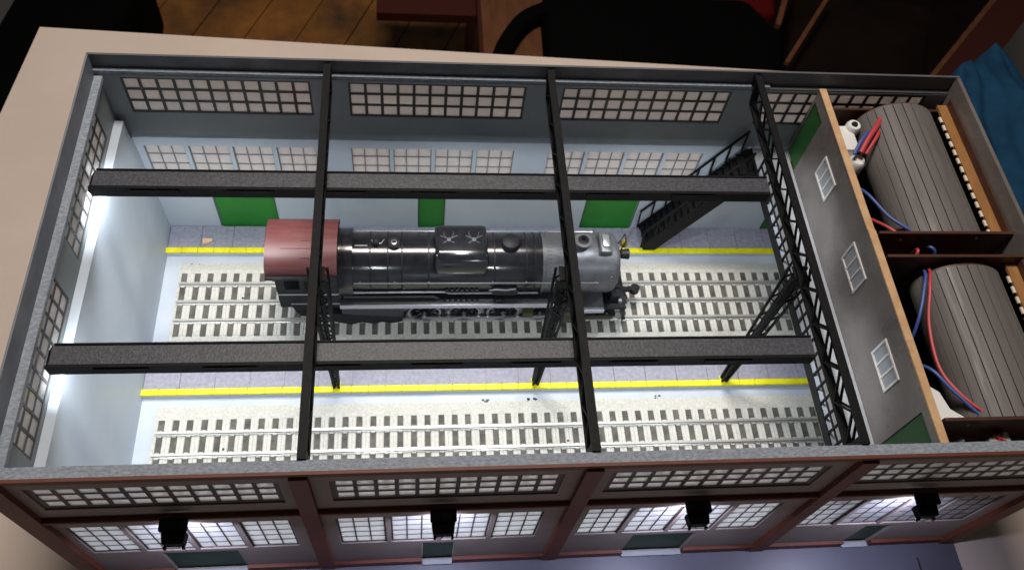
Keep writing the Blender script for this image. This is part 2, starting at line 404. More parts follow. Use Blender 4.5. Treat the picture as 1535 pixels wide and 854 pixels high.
# windows
for b in range(4):
    x0 = ux[b]
    vis = (lambda i, j: True) if b < 3 else (lambda i, j: i < 8)
    window(house, 'x', x0, x0 + UW, UZ0, UZ1, 11, 3, 0.5659, 0.5688, M['muntin'], M['pane'], 0.0042, 0.003, vis)
    window(house, 'x', x0, x0 + UW, UZ0, UZ1, 11, 3, 0.0048, 0.0076, M['muntin'], M['pane'], 0.0045, 0.006, lambda i, j: False)
    for k, a in enumerate(lx(b)):
        window(house, 'x', a, a + LWID, LZ0, LZ1, 3, 5, 0.5645, 0.5685, M['muntin_pale'], M['pane'], 0.0014, 0.0012, lambda i, j: False)
        nb = b < 2
        window(house, 'x', a, a + LWID, LZ0, LZ1, 3, 5, 0.0050, 0.0076, M['muntin'], M['pane_low'], 0.0015, 0.0024, (lambda i, j: True) if nb else (lambda i, j: False))
for a, b2 in LW:
    window(house, 'y', a, b2, UZ0, UZ1 - 0.006, 9, 3, 0.0050, 0.0076, M['muntin'], M['pane'], 0.004, 0.003, lambda i, j: j < 2)

# the base board the house stands on, in front
ap = tag(MB().box((-0.002, -0.16, -H - 0.0002), (1.2235, 0.0035, -H + 0.0012)).build('base_board', M['apron']), 'smooth grey base board lit violet in front of the engine house facade', 'board')
m = MB(); m.box((1.158, -0.048, -H + 0.0012), (1.1605, -0.022, -H + 0.0018)); m.build('slot_mark', M['black'], ap)

# walkways with slabs and yellow edges
def walkway(name, y0, y1, rows, label):
    wk = thing(name, (0.55, (y0+y1)/2, -0.3775), label, 'walkway')
    MB().box((0.0235, y0, -0.3774), (1.095, y1, -0.3706)).build('kerb_face', M['lower_wall'], wk)
    n = 21; pitch = (1.095 - 0.0245) / n; dy = (y1 - y0 - 0.0106) / rows
    sm = MB().box((0.0003, 0.0003, 0), (pitch - 0.0005, dy - 0.0005, 0.0024)).mesh('paving_slab', M['slab'])
    base = world_of(wk)
    for r in range(rows):
        for i in range(n): link('paving_slab', sm, wk, Vector((0.0245 + i*pitch, y0 + 0.0106 + r*dy, -0.3705 + random.uniform(-2e-4, 2e-4))) - base)
    ny = 42; py = (1.095 - 0.0215) / ny
    ym = MB().box((0.0002, 0, 0), (py - 0.00015, 0.0100, 0.0044)).bevel(0.0008, 1).mesh('yellow_edge', M['yellow'])
    for i in range(ny): link('yellow_edge', ym, wk, Vector((0.0215 + i*py, y0 + 0.0003, -0.3703 + random.uniform(-2e-4, 2e-4))) - base)
    return wk
walkway('walkway', 0.5075, 0.5616, 1, 'raised grey slab walkway with yellow edge along the back wall doors')
walkway('walkway', 0.2545, 0.3430, 2, 'raised grey slab walkway with yellow edge between the two tracks')

# tracks
def track(yc, label, y_lo, y_hi):
    t = thing('railway_track', (0.57, yc, -0.3775), label, 'railway track', 'tracks inside the engine house')
    o0 = world_of(t)
    m = MB(); zt = -0.3715
    m.prism([(yc - 0.083, -0.3774), (yc - 0.068, zt), (yc + 0.063, zt), (yc + 0.079, -0.3774)], 0, 0.0480, 1.093); m.build('roadbed', M['roadbed'], t)
    n = 51; pitch = 0.0203
    tm = MB().box((-0.0042, -0.059, 0), (0.0042, 0.055, 0.0016)).mesh('sleeper', M['tie'])
    plates = MB()
    for i in range(n):
        x = 0.0575 + i * pitch + random.uniform(-4e-4, 4e-4)
        link('sleeper', tm, t, Vector((x, yc, zt + 0.0001)) - o0)
        for dy in (-0.0335, 0.0, 0.0335):
            plates.box((x - 0.0030, yc + dy - 0.0050, zt + 0.0017), (x + 0.0030, yc + dy + 0.0050, zt + 0.0026))
    ribs = MB()
    for i in range(n - 1):
        x = 0.0575 + (i + 0.5) * pitch
        for dx in (-0.0027, 0.0027): ribs.box((x + dx - 0.0021, yc - 0.0575, zt - 0.0002), (x + dx + 0.0021, yc + 0.0535, zt + 0.0010))
    rb_ = ribs.build('ballast_ribs', M['rib'], t); rb_['kind'] = 'stuff'
    pl = plates.build('rail_chairs', M['roadbed'], t); pl['kind'] = 'stuff'
    for dy in (-0.0335, 0.0, 0.0335):
        m = MB(); y = yc + dy; z = zt + 0.0018
        m.prism([(y-0.0032, z), (y+0.0032, z), (y+0.0032, z+0.001), (y+0.0009, z+0.0014), (y+0.0009, z+0.0036), (y+0.0017, z+0.0042), (y+0.0017, z+0.0058), (y-0.0017, z+0.0058), (y-0.0017, z+0.0042), (y-0.0009, z+0.0036), (y-0.0009, z+0.0014), (y-0.0032, z+0.001)], 0, 0.0515, 1.090)
        m.build('rail', M['rail'], t)
    # dark fixing screw seen between the sleepers
    for x in (0.149, 0.654) if yc < 0.3 else (0.152,):
        MB().lathe([(0, 0.0022), (0.0012, 0.0018)], (x, yc + 0.009, zt + 0.0004), 2, 10).build('screw', M['black'], t)
    return t
track(0.4140, 'three-rail track on cream roadbed with the black locomotive on it', 0, 0)
track(0.1610, 'empty three-rail track on cream roadbed just inside the front wall', 0, 0)

# ------------------------------------------------------------------ roof trusses
def truss(x, label, depth=0.034):
    t = thing('roof_truss', (x, 0.288, -0.019), label, 'roof truss', 'black lattice trusses across the open roof')
    zt = -0.0045; zb = zt - depth; hw = 0.0048
    y0, y1 = 0.0178, 0.5722
    m = MB(); m.box((x - hw, y0, -0.0300), (x + hw, y0 + 0.010, zt - 0.0042)); m.box((x - hw, y1 - 0.0055, -0.0223), (x + hw, y1, zt - 0.0042)); m.build('end_block', M['steel_black'], t)
    m = MB(); m.box((x - hw, y0, zt - 0.0040), (x + hw, y1, zt)); m.build('top_chord', M['steel_black'], t)
    m = MB(); m.box((x - hw, 0.030, zb), (x + hw, 0.552, zb + 0.0040)); m.build('bottom_chord', M['steel_black'], t)
    n = 20; ya, yb = 0.0305, 0.5515; st = (yb - ya) / n
    for s in (-1, 1):
        xs = x + s * (hw - 0.0013)
        for i in range(n):
            a = ya + i * st
            p, q = ((xs, a, zb + 0.0042), (xs, a + st, zt - 0.0042)) if i % 2 == 0 else ((xs, a, zt - 0.0042), (xs, a + st, zb + 0.0042))
            MB().bar(p, q, 0.0020, 0.0028, up=(1, 0, 0)).build('brace', M['steel_black'], t)
    for a, b2, za, zc in ((0.0207, 0.0300, -0.012, zb + 0.002), (0.5618, 0.5520, -0.012, zb + 0.002)):
        MB().bar((x, a, za), (x, b2, zc), 0.010, 0.004).build('end_brace', M['steel_black'], t)
    return t
truss(0.3080, 'black lattice roof truss crossing above the red cab roof')
truss(0.6125, 'black lattice roof truss crossing above the grey front of the boiler')
truss(0.9130, 'black lattice roof truss beside the staircase and mezzanine', 0.040)

# crane girders under the trusses
def girder(y0, y1, label):
    g = thing('crane_girder', (0.47, (y0+y1)/2, -0.060), label, 'girder', 'long charcoal girders running under the trusses')
    z1 = -0.0455
    x0, x1 = 0.0215, 0.9050
    m = MB(); m.box((x0 + 0.004, y0 + 0.0035, z1 - 0.0025), (x1, y1 - 0.0022, z1)); m.build('top_plate', M['girder'], g)
    m = MB(); m.box((x0 + 0.006, y1 - 0.0022, z1 - 0.017), (x1, y1, z1 + 0.0018)); m.build('rear_web', M['steel_black'], g)
    m = MB(); m.box((x0, y0, z1 - 0.018), (x1, y0 + 0.0035, z1 - 0.0006)); m.build('front_web', M['steel_black'], g)
    # staggered tabs along the front web
    x = x0 + 0.05
    while x < x1 - 0.06:
        MB().box((x, y0 - 0.0016, z1 - 0.0115), (x + 0.058, y0 - 0.0001, z1 - 0.0040)).build('web_tab', M['steel_black'], g)
        x += 0.116
    MB().prism([(x0 - 0.004, z1 - 0.012), (x0 + 0.0035, z1 - 0.0005), (x0 + 0.0035, z1 - 0.018), (x0 - 0.002, z1 - 0.018)], 1, y0 + 0.0037, y1 - 0.0024).build('end_plate', M['steel_black'], g)
    m = MB(); m.box((x0 + 0.01, y0 + 0.008, z1 - 0.0065), (x1 - 0.01, y1 - 0.006, z1 - 0.0030)); m.build('led_backing', M['white'], g)
    leds = []
    return g
G1 = (0.3905, 0.4195); G2 = (0.1440, 0.1730)
girder(*G1, 'charcoal crane girder above the locomotive, nearer the back wall')
girder(*G2, 'charcoal crane girder over the front track, nearer the facade')

# LED chips under the girders: lit lamps, the right-end pair added
led_spots = [(0.036, 0.405, 0.34, 'under the rear girder at its left wall end'), (0.030, 0.150, 0.46, 'under the front girder at its left wall end'), (0.36, 0.158, 0.27, 'under the front girder just past the first truss'),
    (0.56, 0.158, 0.27, 'under the front girder before the middle truss'), (0.20, 0.405, 0.28, 'under the rear girder above the red cab roof'), (0.50, 0.405, 0.40, 'under the rear girder above the sand dome'),
    (0.74, 0.405, 0.30, 'under the rear girder above the smokebox front'), (0.76, 0.158, 0.20, 'under the front girder past the middle truss'), (0.17, 0.158, 0.19, 'under the front girder between left wall and first truss'),
    (0.885, 0.405, 0.28, 'added under the rear girder at its staircase end to light the partition'), (0.885, 0.158, 0.28, 'added under the front girder at its mezzanine end to light the partition')]  # these two are added to brighten the partition
for i, (x, y, pw, where) in enumerate(led_spots):
    o = tag(MB().box((x - 0.004, y - 0.003, -0.0535), (x + 0.004, y + 0.003, -0.0521)).build('led_chip', M['led']), 'tiny white LED chip ' + where, 'LED', 'white LED chips under the girders')
    area('led_light', (x, y, -0.0545), (x, y, -0.3), 0.008, pw, (0.90, 0.95, 1.0))

# lattice columns
def column(x, label):
    t = thing('lattice_column', (x, 0.264, -0.3663), label, 'column', 'tapering lattice columns under the trusses')
    zt, zb = -0.0470, -0.3658
    def half(z):
        k = (z - zb) / (zt - zb); return 0.0035 + 0.0085 * k, 0.0035 + 0.0055 * k
    y = 0.2640
    for sx in (-1, 1):
        for sy in (-1, 1):
            a, b2 = half(zb), half(zt)
            MB().bar((x + sx*a[0], y + sy*a[1], zb), (x + sx*b2[0], y + sy*b2[1], zt), 0.0030, 0.0030).build('leg', M['steel_black'], t)
    n = 13
    for sy in (-1, 1):
        for i in range(n):
            za, zc = zb + (zt - zb) * i / n, zb + (zt - zb) * (i + 1) / n
            a, b2 = half(za), half(zc); s = 1 if i % 2 else -1
            MB().bar((x + s*a[0], y + sy*a[1], za), (x - s*b2[0], y + sy*b2[1], zc), 0.0024, 0.0014).build('brace', M['steel_black'], t)
    for sx in (-1, 1):
        MB().prism([(y - 0.0035, zb), (y + 0.0035, zb), (y + 0.009, zt), (y - 0.009, zt)], 0, x + sx*0.0 - 0.0006 + sx * 0.0015, x + 0.0006 + sx*0.0015).build('web_plate', M['steel_black'], t)
    MB().box((x - 0.009, y - 0.010, -0.0468), (x + 0.009, y + 0.010, -0.0450)).build('head_plate', M['steel_black'], t)
    MB().prism([(x - 0.010, -0.0470), (x + 0.010, -0.0470), (x + 0.010, -0.064), (x - 0.010, -0.064)], 1, y - 0.0108, y - 0.0098).build('gusset', M['steel_black'], t)
    MB().box((x - 0.006, y - 0.007, -0.3661), (x + 0.006, y + 0.007, -0.3645)).build('foot_plate', M['yellow'], t)
    return t
column(0.3065, 'tapering black lattice column beside the cab end of the locomotive')
column(0.6105, 'tapering black lattice column in front of the grey smokebox')
column(0.9150, 'tapering black lattice column between the tracks by the staircase')

# ------------------------------------------------------------------ mezzanine, stairs, partition
mz = thing('mezzanine', (1.0, 0.29, -0.155), 'pale grey mezzanine deck with black railing along the taupe partition', 'mezzanine')
MB().box((0.952, 0.0193, -0.1560), (1.0085, 0.5617, -0.1500)).build('deck', M['deck'], mz)
MB().box((0.9490, 0.0193, -0.1640), (0.9518, 0.5617, -0.1500)).build('edge_beam', M['steel_black'], mz)
for z in (-0.120, -0.134): MB().box((0.9500, 0.025, z - 0.0015), (0.9525, 0.515, z)).build('rail', M['steel_black'], mz)
pm = MB().box((-0.0014, -0.0014, 0), (0.0014, 0.0014, 0.0300)).mesh('post', M['steel_black'])
for i in range(25): link('post', pm, mz, Vector((0.9512, 0.026 + i * 0.0203, -0.1500)) - world_of(mz))
for i in range(6):
    y = 0.045 + i * 0.094
    MB().box((0.9485 + 0.006, y, -0.3663 if 0.25 < y < 0.345 else -0.3774), (0.9600, y + 0.005, -0.1562)).build('post', M['steel_black'], mz) if i == 0 else None
MB().box((1.0960, 0.0193, -0.3774), (1.1000, 0.5617, -0.1562)).build('rear_wall', M['deck'], mz)

st = thing('staircase', (0.88, 0.535, -0.3663), 'steep black metal staircase rising to the mezzanine by the back wall', 'staircase')
sx0, sz0, sx1, sz1 = 0.8300, -0.3660, 0.9490, -0.1530
dx, dz = sx1 - sx0, sz1 - sz0
for y in (0.5130, 0.5560):
    m = MB(); m.prism([(sx0 - 0.010, sz0), (sx0 + 0.010, sz0), (sx1 + 0.002, sz1 - 0.022), (sx1 + 0.002, sz1), (sx1 - 0.008, sz1 + 0.004), (sx0 - 0.016, sz0 + 0.012)], 1, y, y + 0.0024); m.build('stringer', M['steel_black'], st)
    MB().bar((sx0 - 0.020, y + 0.0012, sz0 + 0.052), (sx1 - 0.016, y + 0.0012, sz1 + 0.046), 0.0026, 0.0030).build('handrail', M['steel_black'], st)
    for k in range(8):
        f = k / 7; px_ = sx0 - 0.016 + f * (dx + 0.002); pz_ = sz0 + 0.012 + f * (dz - 0.008)
        MB().bar((px_, y + 0.0012, pz_ - 0.004), (px_ - 0.003, y + 0.0012, pz_ + 0.038), 0.0024, 0.0024, up=(0, 1, 0)).build('baluster', M['steel_black'], st)
for k in range(17):
    f = (k + 0.6) / 17.5; px_ = sx0 - 0.010 + f * dx; pz_ = sz0 + f * dz + 0.004
    MB().box((px_ - 0.006, 0.5156, pz_), (px_ + 0.006, 0.5558, pz_ + 0.0016)).build('tread', M['steel_black'], st)
MB().prism([(sx0 - 0.006, sz0 + 0.001), (sx0 + 0.009, sz0 + 0.001), (sx1 + 0.001, sz1 - 0.022), (sx1 - 0.002, sz1 - 0.004)], 1, 0.516, 0.5555).build('soffit', M['steel_black'], st)

PX0, PX1 = 1.0090, 1.0185
pt = thing('partition_wall', (1.0137, 0.29, -0.156), 'taupe partition wall with raw wood top edge, three small windows and green doors', 'partition wall')
pw = [(0.4145, 0.4665), (0.2610, 0.3190), (0.1165, 0.1730)]
m = MB(); wall(m, 'y', 0.0207, 0.5618, -0.1498, -0.0205, PX0, PX1, [(a, b2, -0.094, -0.055) for a, b2 in pw] + [(0.5165, 0.5560, -0.1498, -0.0405), (0.0260, 0.0655, -0.1498, -0.0345)])
m.build('wall_panel', M['partition'], pt)
m = MB(); m.box((PX0 - 0.0003, 0.0207, -0.0204), (PX1 + 0.0003, 0.3125, -0.0180)); m.build('top_edge', M['mdf'], pt)
m = MB(); m.box((PX0 - 0.0010, 0.3127, -0.0204), (PX1 - 0.0004, 0.5618, -0.0184)); m.build('top_edge', M['mdf'], pt)
MB().box((PX0 + 0.0015, 0.5170, -0.1496), (PX0 + 0.006, 0.5555, -0.0410)).build('door', M['green_dimmed'], pt)['label'] = 'green door at the back end of the partition'
MB().box((PX0 + 0.0015, 0.0265, -0.1496), (PX0 + 0.006, 0.0650, -0.0350)).build('door', M['green_dimmed'], pt)['label'] = 'green door at the front end of the partition'
for a, b2 in pw:
    window(pt, 'y', a, b2, -0.094, -0.055, 3, 1, PX0 - 0.0018, PX0 + 0.002, M['white_frame'], M['deck'], 0.0028, 0.0030)

# ------------------------------------------------------------------ drum modules in the right end
def module(y0, y1, label):
    t = thing('drum_module', (1.12, (y0+y1)/2, -0.3), label, 'slatted drum', 'slatted drum modules in the right end compartment')
    xa, xb = 1.0250, 1.2135; zb = -0.30; zt = -0.0205
    MB().box((xa, y0, zb), (xb, y0 + 0.004, zt)).build('end_board', M['module'], t)
    m = MB(); m.box((xa, y1 - 0.004, zb), (xb, y1, -0.050 if y1 > 0.5 else zt)); m.build('end_board', M['module'], t)
    MB().box((xa, y0 + 0.0042, zb), (xa + 0.004, y1 - 0.0042, zt - 0.030)).build('side_board', M['orange_wood'], t)
    MB().box((xb - 0.002, y0 + 0.0042, zb), (xb, y1 - 0.0042, zt - 0.004)).build('side_board', M['module'], t)
    MB().box((xa, y0 + 0.0042, zb - 0.004), (xb, y1 - 0.0042, zb)).build('floor_board', M['module'], t)
    # plank beside the drum
    MB().box((1.1965, y0 + 0.0045, -0.040), (xb - 0.0022, y1 - 0.0045, -0.0360)).build('side_plank', M['orange_wood'], t)
    # lit gaps and teeth where the slats lock into the plank
    n = int((y1 - y0 - 0.02) / 0.0155)
    for i in range(n):
        y = y0 + 0.010 + i * 0.0155
        MB().box((1.1928, y, -0.0400), (1.1963, y + 0.0095, -0.0378)).build('tooth', M['cream'], t)
    cx, cz, r, kz = 1.1380, -0.0700, 0.0600, 0.78
    core = MB().lathe([(y0 + 0.0045, r - 0.0035), (y1 - 0.010, r - 0.0035)], (cx, 0, 0), 1, 36)
    for v in core.bm.verts: v.co.z = v.co.z * kz + cz
    core.build('drum_core', M['module'], t, True)
    ns = 19; a0, a1 = math.radians(-35), math.radians(215); da = (a1 - a0) / ns
    for i in range(ns):
        s, e = a0 + i * da + 0.012, a0 + (i + 1) * da - 0.012
        pts = []
        for k in range(4):
            a = s + (e - s) * k / 3; pts.append((cx + r * math.cos(a), cz + kz * r * math.sin(a)))
        for k in range(3, -1, -1):
            a = s + (e - s) * k / 3; pts.append((cx + (r - 0.003) * math.cos(a), cz + kz * (r - 0.003) * math.sin(a)))
        MB().prism(pts, 1, y0 + 0.0044, y1 - 0.014).build('slat', M['slat'], t)
    for x, z in ((1.06, -0.034), (1.165, -0.030)):
        MB().lathe([(0, 0.0022), (-0.0015, 0.0018)], (x, y0, z), 1, 10).build('screw', M['loco_steel'], t)
    return t
module(0.3085, 0.5560, 'slatted grey drum in dark brown box, nearer the back wall')
module(0.0480, 0.2760, 'slatted grey drum in dark brown box, nearer the facade')

def smooth_path(pts, n=10):
    P = [Vector(p) for p in pts]; out = []
    for i in range(len(P) - 1):
        p0, p1, p2, p3 = P[max(i-1, 0)], P[i], P[i+1], P[min(i+2, len(P)-1)]
        for k in range(n):
            t = k / n
            out.append(0.5 * ((2*p1) + (-p0 + p2)*t + (2*p0 - 5*p1 + 4*p2 - p3)*t*t + (-p0 + 3*p1 - 3*p2 + p3)*t**3))
    out.append(P[-1]); return out
def wire(name, pts, m, label, r=0.0022):
    tag(MB().tube(smooth_path(pts), r).build(name, M[m], None, True), label, 'wire')
wire('wire', [(1.040, 0.430, -0.07), (1.047, 0.396, -0.05), (1.065, 0.357, -0.048), (1.085, 0.334, -0.046), (1.10, 0.322, -0.048)], 'wire_blue', 'blue wire drooping beside the rear drum to the cross board')
wire('wire', [(1.055, 0.372, -0.075), (1.066, 0.350, -0.062), (1.078, 0.333, -0.058), (1.088, 0.322, -0.062)], 'wire_red', 'short red wire end below the blue wire at the rear drum')
wire('wire', [(1.086, 0.306, -0.10), (1.087, 0.303, -0.055), (1.085, 0.296, -0.042), (1.082, 0.288, -0.055), (1.080, 0.283, -0.10)], 'wire_red', 'red wire loop in the gap between the two drum boxes')
wire('wire', [(1.101, 0.306, -0.050), (1.104, 0.302, -0.042), (1.110, 0.295, -0.045), (1.113, 0.286, -0.07), (1.112, 0.281, -0.10)], 'wire_blue', 'blue wire loop in the gap between the two drum boxes')
wire('wire', [(1.084, 0.273, -0.09), (1.0905, 0.268, -0.044), (1.078, 0.235, -0.036), (1.066, 0.187, -0.046), (1.062, 0.130, -0.050), (1.074, 0.092, -0.046), (1.095, 0.064, -0.042)], 'wire_red', 'long red wire curving down the left of the front drum')
wire('wire', [(1.080, 0.273, -0.09), (1.0840, 0.266, -0.044), (1.069, 0.228, -0.040), (1.055, 0.190, -0.055), (1.048, 0.160, -0.10)], 'wire_blue', 'blue wire beside the red one at the top of the front drum')
wire('wire', [(1.040, 0.150, -0.075), (1.0515, 0.128, -0.052), (1.066, 0.100, -0.048), (1.090, 0.064, -0.046)], 'wire_blue', 'blue wire crossing over the white connector by the front drum')
wire('wire', [(1.060, 0.470, -0.050), (1.072, 0.488, -0.040), (1.090, 0.510, -0.036), (1.103, 0.530, -0.040)], 'wire_red', 'thick red lead over the white connector by the rear drum', 0.0038)
wire('wire', [(1.050, 0.468, -0.052), (1.062, 0.486, -0.042), (1.076, 0.500, -0.040), (1.084, 0.505, -0.055)], 'wire_blue', 'blue lead over the white connector by the rear drum', 0.0030)
wire('wire', [(1.064, 0.464, -0.046), (1.078, 0.482, -0.036), (1.088, 0.496, -0.036), (1.096, 0.505, -0.050)], 'wire_red', 'thinner red lead under the thick one by the rear drum', 0.0026)

def connector(loc, label, spec):
    t = thing('wire_connector', loc, label, 'connector')
    for kind, args, mm in spec:
        m = MB()
        if kind == 'box': m.box(*args); m.bevel(0.002, 2)
        elif kind == 'cyl': m.lathe(*args)
        elif kind == 'prism': m.prism(*args); m.bevel(0.0012, 1)
        m.build('socket' if kind == 'cyl' else 'housing', M[mm], t, True)
    return t
connector((1.058, 0.50, -0.09), 'white plastic connector block with red and blue leads by the rear drum', [
    ('box', ((1.036, 0.482, -0.085), (1.066, 0.528, -0.058)), 'white'),
    ('cyl', ([(0, 0.011), (0.030, 0.011), (0.034, 0.009)], (1.066, 0.524, -0.085), 2, 20), 'white'),
    ('cyl', ([(0, 0.005), (0.002, 0.004)], (1.066, 0.524, -0.0505), 2, 14), 'black'),
    ('cyl', ([(0, 0.012), (0.034, 0.012), (0.038, 0.009)], (1.061, 0.467, -0.100), 2, 20), 'white')])
connector((1.058, 0.085, -0.09), 'white stepped plastic connector at the front end of the front drum', [
    ('prism', ([(1.040, 0.060), (1.082, 0.057), (1.078, 0.066), (1.062, 0.078), (1.056, 0.100), (1.040, 0.112)], 2, -0.085, -0.056), 'white')])
cn = thing('terminal_clip', (1.112, 0.034, -0.06), 'small cream terminal clip with red mark in the front right corner', 'clip')
m = MB(); m.prism([(1.096, 0.026), (1.122, 0.034), (1.120, 0.046), (1.110, 0.043), (1.094, 0.038)], 2, -0.062, -0.052); m.bevel(0.001, 1); m.build('housing', M['cream'], cn)
for a, b2 in (((1.100, 0.030, -0.0505), (1.112, 0.042, -0.0505)), ((1.100, 0.040, -0.0492), (1.113, 0.032, -0.0492))):
    MB().tube([a, b2], 0.0014).build('red_lead', M['wire_red'], cn)
m = MB(); m.lathe([(0, 0.0045), (0.012, 0.0035), (0.015, 0.0015)], (1.0620, 0.0370, -0.068), 2, 14); tag(m.build('screw', M['white'], None, True), 'small white screw head in the dark front right corner', 'screw')
MB_ = MB().box((1.0235, 0.0207, -0.080), (1.2090, 0.0460, -0.076)); tag(MB_.build('corner_shelf', M['module']), 'dark brown shelf strip carrying the terminal clip in the front right corner', 'shelf')

# ------------------------------------------------------------------ wall lamps on the facade
def wall_lamp(x, label):
    t = thing('wall_lamp', (x, 0.0, -0.14), label, 'wall lamp', 'black box lamps along the facade')
    m = MB(); m.box((x - 0.0150, -0.017, -0.1280), (x + 0.0150, -0.0032, -0.1215)); m.bevel(0.001, 1); m.build('bracket', M['lamp_black'], t)
    m = MB(); m.prism([(x - 0.0135, -0.015), (x + 0.0135, -0.015), (x + 0.0115, -0.029), (x - 0.0115, -0.029)], 2, -0.144, -0.1282); m.bevel(0.0012, 1); m.build('housing', M['lamp_black'], t)
    for s in (-1, 1): MB().box((x + s*0.0100 - 0.0013, -0.0318, -0.144), (x + s*0.0100 + 0.0013, -0.0292, -0.138)).build('fin', M['lamp_black'], t)
    MB().box((x - 0.009, -0.027, -0.1470), (x + 0.009, -0.016, -0.1442)).build('lens', M['led'], t)
    area('wall_lamp_light', (x, -0.022, -0.1480), (x, -0.030, -0.3), 0.012, 0.30, (0.72, 0.74, 1.0), None, math.radians(145))
wall_lamp(0.1600, 'black box lamp on the leftmost bay above the wide green door')
wall_lamp(0.4545, 'black box lamp on the second bay above the narrow green door')
wall_lamp(0.7530, 'black box lamp on the third bay between the bright windows')
wall_lamp(1.0400, 'black box lamp on the rightmost bay of the facade')

# ------------------------------------------------------------------ the locomotive
YC = 0.4140
lo = thing('steam_locomotive', (0.5, YC, -0.364), 'black model steam locomotive with red cab roof and grey smokebox', 'locomotive')
AZ, R_ = -0.2520, 0.0455
def LB(mb, name, m, smooth=False, parent=None): return mb.build(name, M[m], parent or lo, smooth)
# boiler, firebox jacket, smokebox
LB(MB().lathe([(0.330, R_), (0.6160, R_)], (0, YC, AZ), 0, 56), 'boiler', 'loco_black', True)
fb = MB(); pts = []
for k in range(25):
    a = PI * k / 24; pts.append((YC + 0.0500 * math.cos(a), AZ + 0.004 + 0.0490 * math.sin(a)))
pts += [(YC - 0.0500, AZ - 0.040), (YC + 0.0500, AZ - 0.040)]
fb.prism(pts, 0, 0.3140, 0.3345); LB(fb, 'firebox', 'loco_black', True)
LB(MB().lathe([(0.6160, R_ + 0.0008), (0.7230, R_ + 0.0008), (0.7290, R_ - 0.0025), (0.7300, R_ - 0.006)], (0, YC, AZ), 0, 56), 'smokebox', 'loco_grey', True)
for x in (0.3600, 0.3855, 0.4060, 0.4450, 0.5420, 0.5900, 0.6030):
    LB(MB().lathe([(x - 0.0010, R_ + 0.0007), (x + 0.0010, R_ + 0.0007)], (0, YC, AZ), 0, 56), 'boiler_band', 'loco_satin', True)
LB(MB().lathe([(0.6140, R_ + 0.0020), (0.6180, R_ + 0.0020)], (0, YC, AZ), 0, 56), 'boiler_band', 'loco_grey', True)
for xr in (0.6225, 0.6265, 0.7190):
    rv = MB()
    for k in range(26):
        a = math.radians(8 + k * 7.2)
        c0 = (xr, YC + (R_ + 0.0008) * math.cos(a), AZ + (R_ + 0.0008) * math.sin(a))
        rv.box((c0[0] - 0.0007, c0[1] - 0.0007, c0[2] - 0.0004), (c0[0] + 0.0007, c0[1] + 0.0007, c0[2] + 0.0008))
    LB(rv, 'rivet_row', 'loco_grey')
# smokebox door
d = LB(MB().lathe([(0.7300, 0.038), (0.7340, 0.035), (0.7370, 0.022), (0.7385, 0.006)], (0, YC, AZ), 0, 40), 'smokebox_door', 'loco_grey', True)
LB(MB().box((0.7372, YC - 0.030, AZ + 0.003), (0.7388, YC - 0.008, AZ + 0.006)), 'hinge', 'loco_dkgrey', False, d)
# chimney
LB(MB().lathe([(-0.012, 0.0135), (0.004, 0.0105), (0.010, 0.0110), (0.0125, 0.0132), (0.0150, 0.0132), (0.0152, 0.0085), (0.004, 0.0080)], (0.6740, YC + 0.001, AZ + R_ - 0.001), 2, 32, False), 'chimney', 'loco_grey', True)
LB(MB().lathe([(0.0, 0.0082), (0.005, 0.0082)], (0.6740, YC + 0.001, AZ + R_ - 0.001), 2, 24), 'chimney_bore', 'black')
# feedwater heater box with lid
m = MB(); m.box((0.6995, YC - 0.017, AZ + R_ - 0.010), (0.7180, YC + 0.022, AZ + R_ + 0.0085)); m.bevel(0.0030, 3); hb = LB(m, 'heater_box', 'loco_grey', True)
m = MB(); m.box((0.7040, YC - 0.008, AZ + R_ + 0.0086), (0.7140, YC + 0.014, AZ + R_ + 0.0115)); m.bevel(0.0018, 2); LB(m, 'lid', 'loco_steel', True, hb)
# big sand dome housing wrapped over the boiler
m = MB(); pts = []
for k in range(17):
    a = math.radians(28 + 124 * k / 16); pts.append((YC + 0.0430 * math.cos(a), AZ + 0.014 + 0.0440 * math.sin(a) if abs(math.cos(a)) > 0.6 else AZ + 0.014 + 0.0400))
pts = [(YC + 0.037, AZ + 0.012), (YC + 0.038, AZ + 0.036), (YC + 0.0345, AZ + 0.0490), (YC + 0.0265, AZ + 0.0565), (YC, AZ + 0.0580), (YC - 0.0225, AZ + 0.0572), (YC - 0.0335, AZ + 0.0500), (YC - 0.038, AZ + 0.036), (YC - 0.037, AZ + 0.012)]
m.prism(pts, 0, 0.4540, 0.5310); m.bevel(0.0060, 4, 25); sd = LB(m, 'sand_dome', 'loco_black', True)
LB(MB().box((0.4590, YC - 0.0388, AZ + 0.0100), (0.5260, YC - 0.0340, AZ + 0.0190)), 'dome_skirt', 'olive', False, sd)
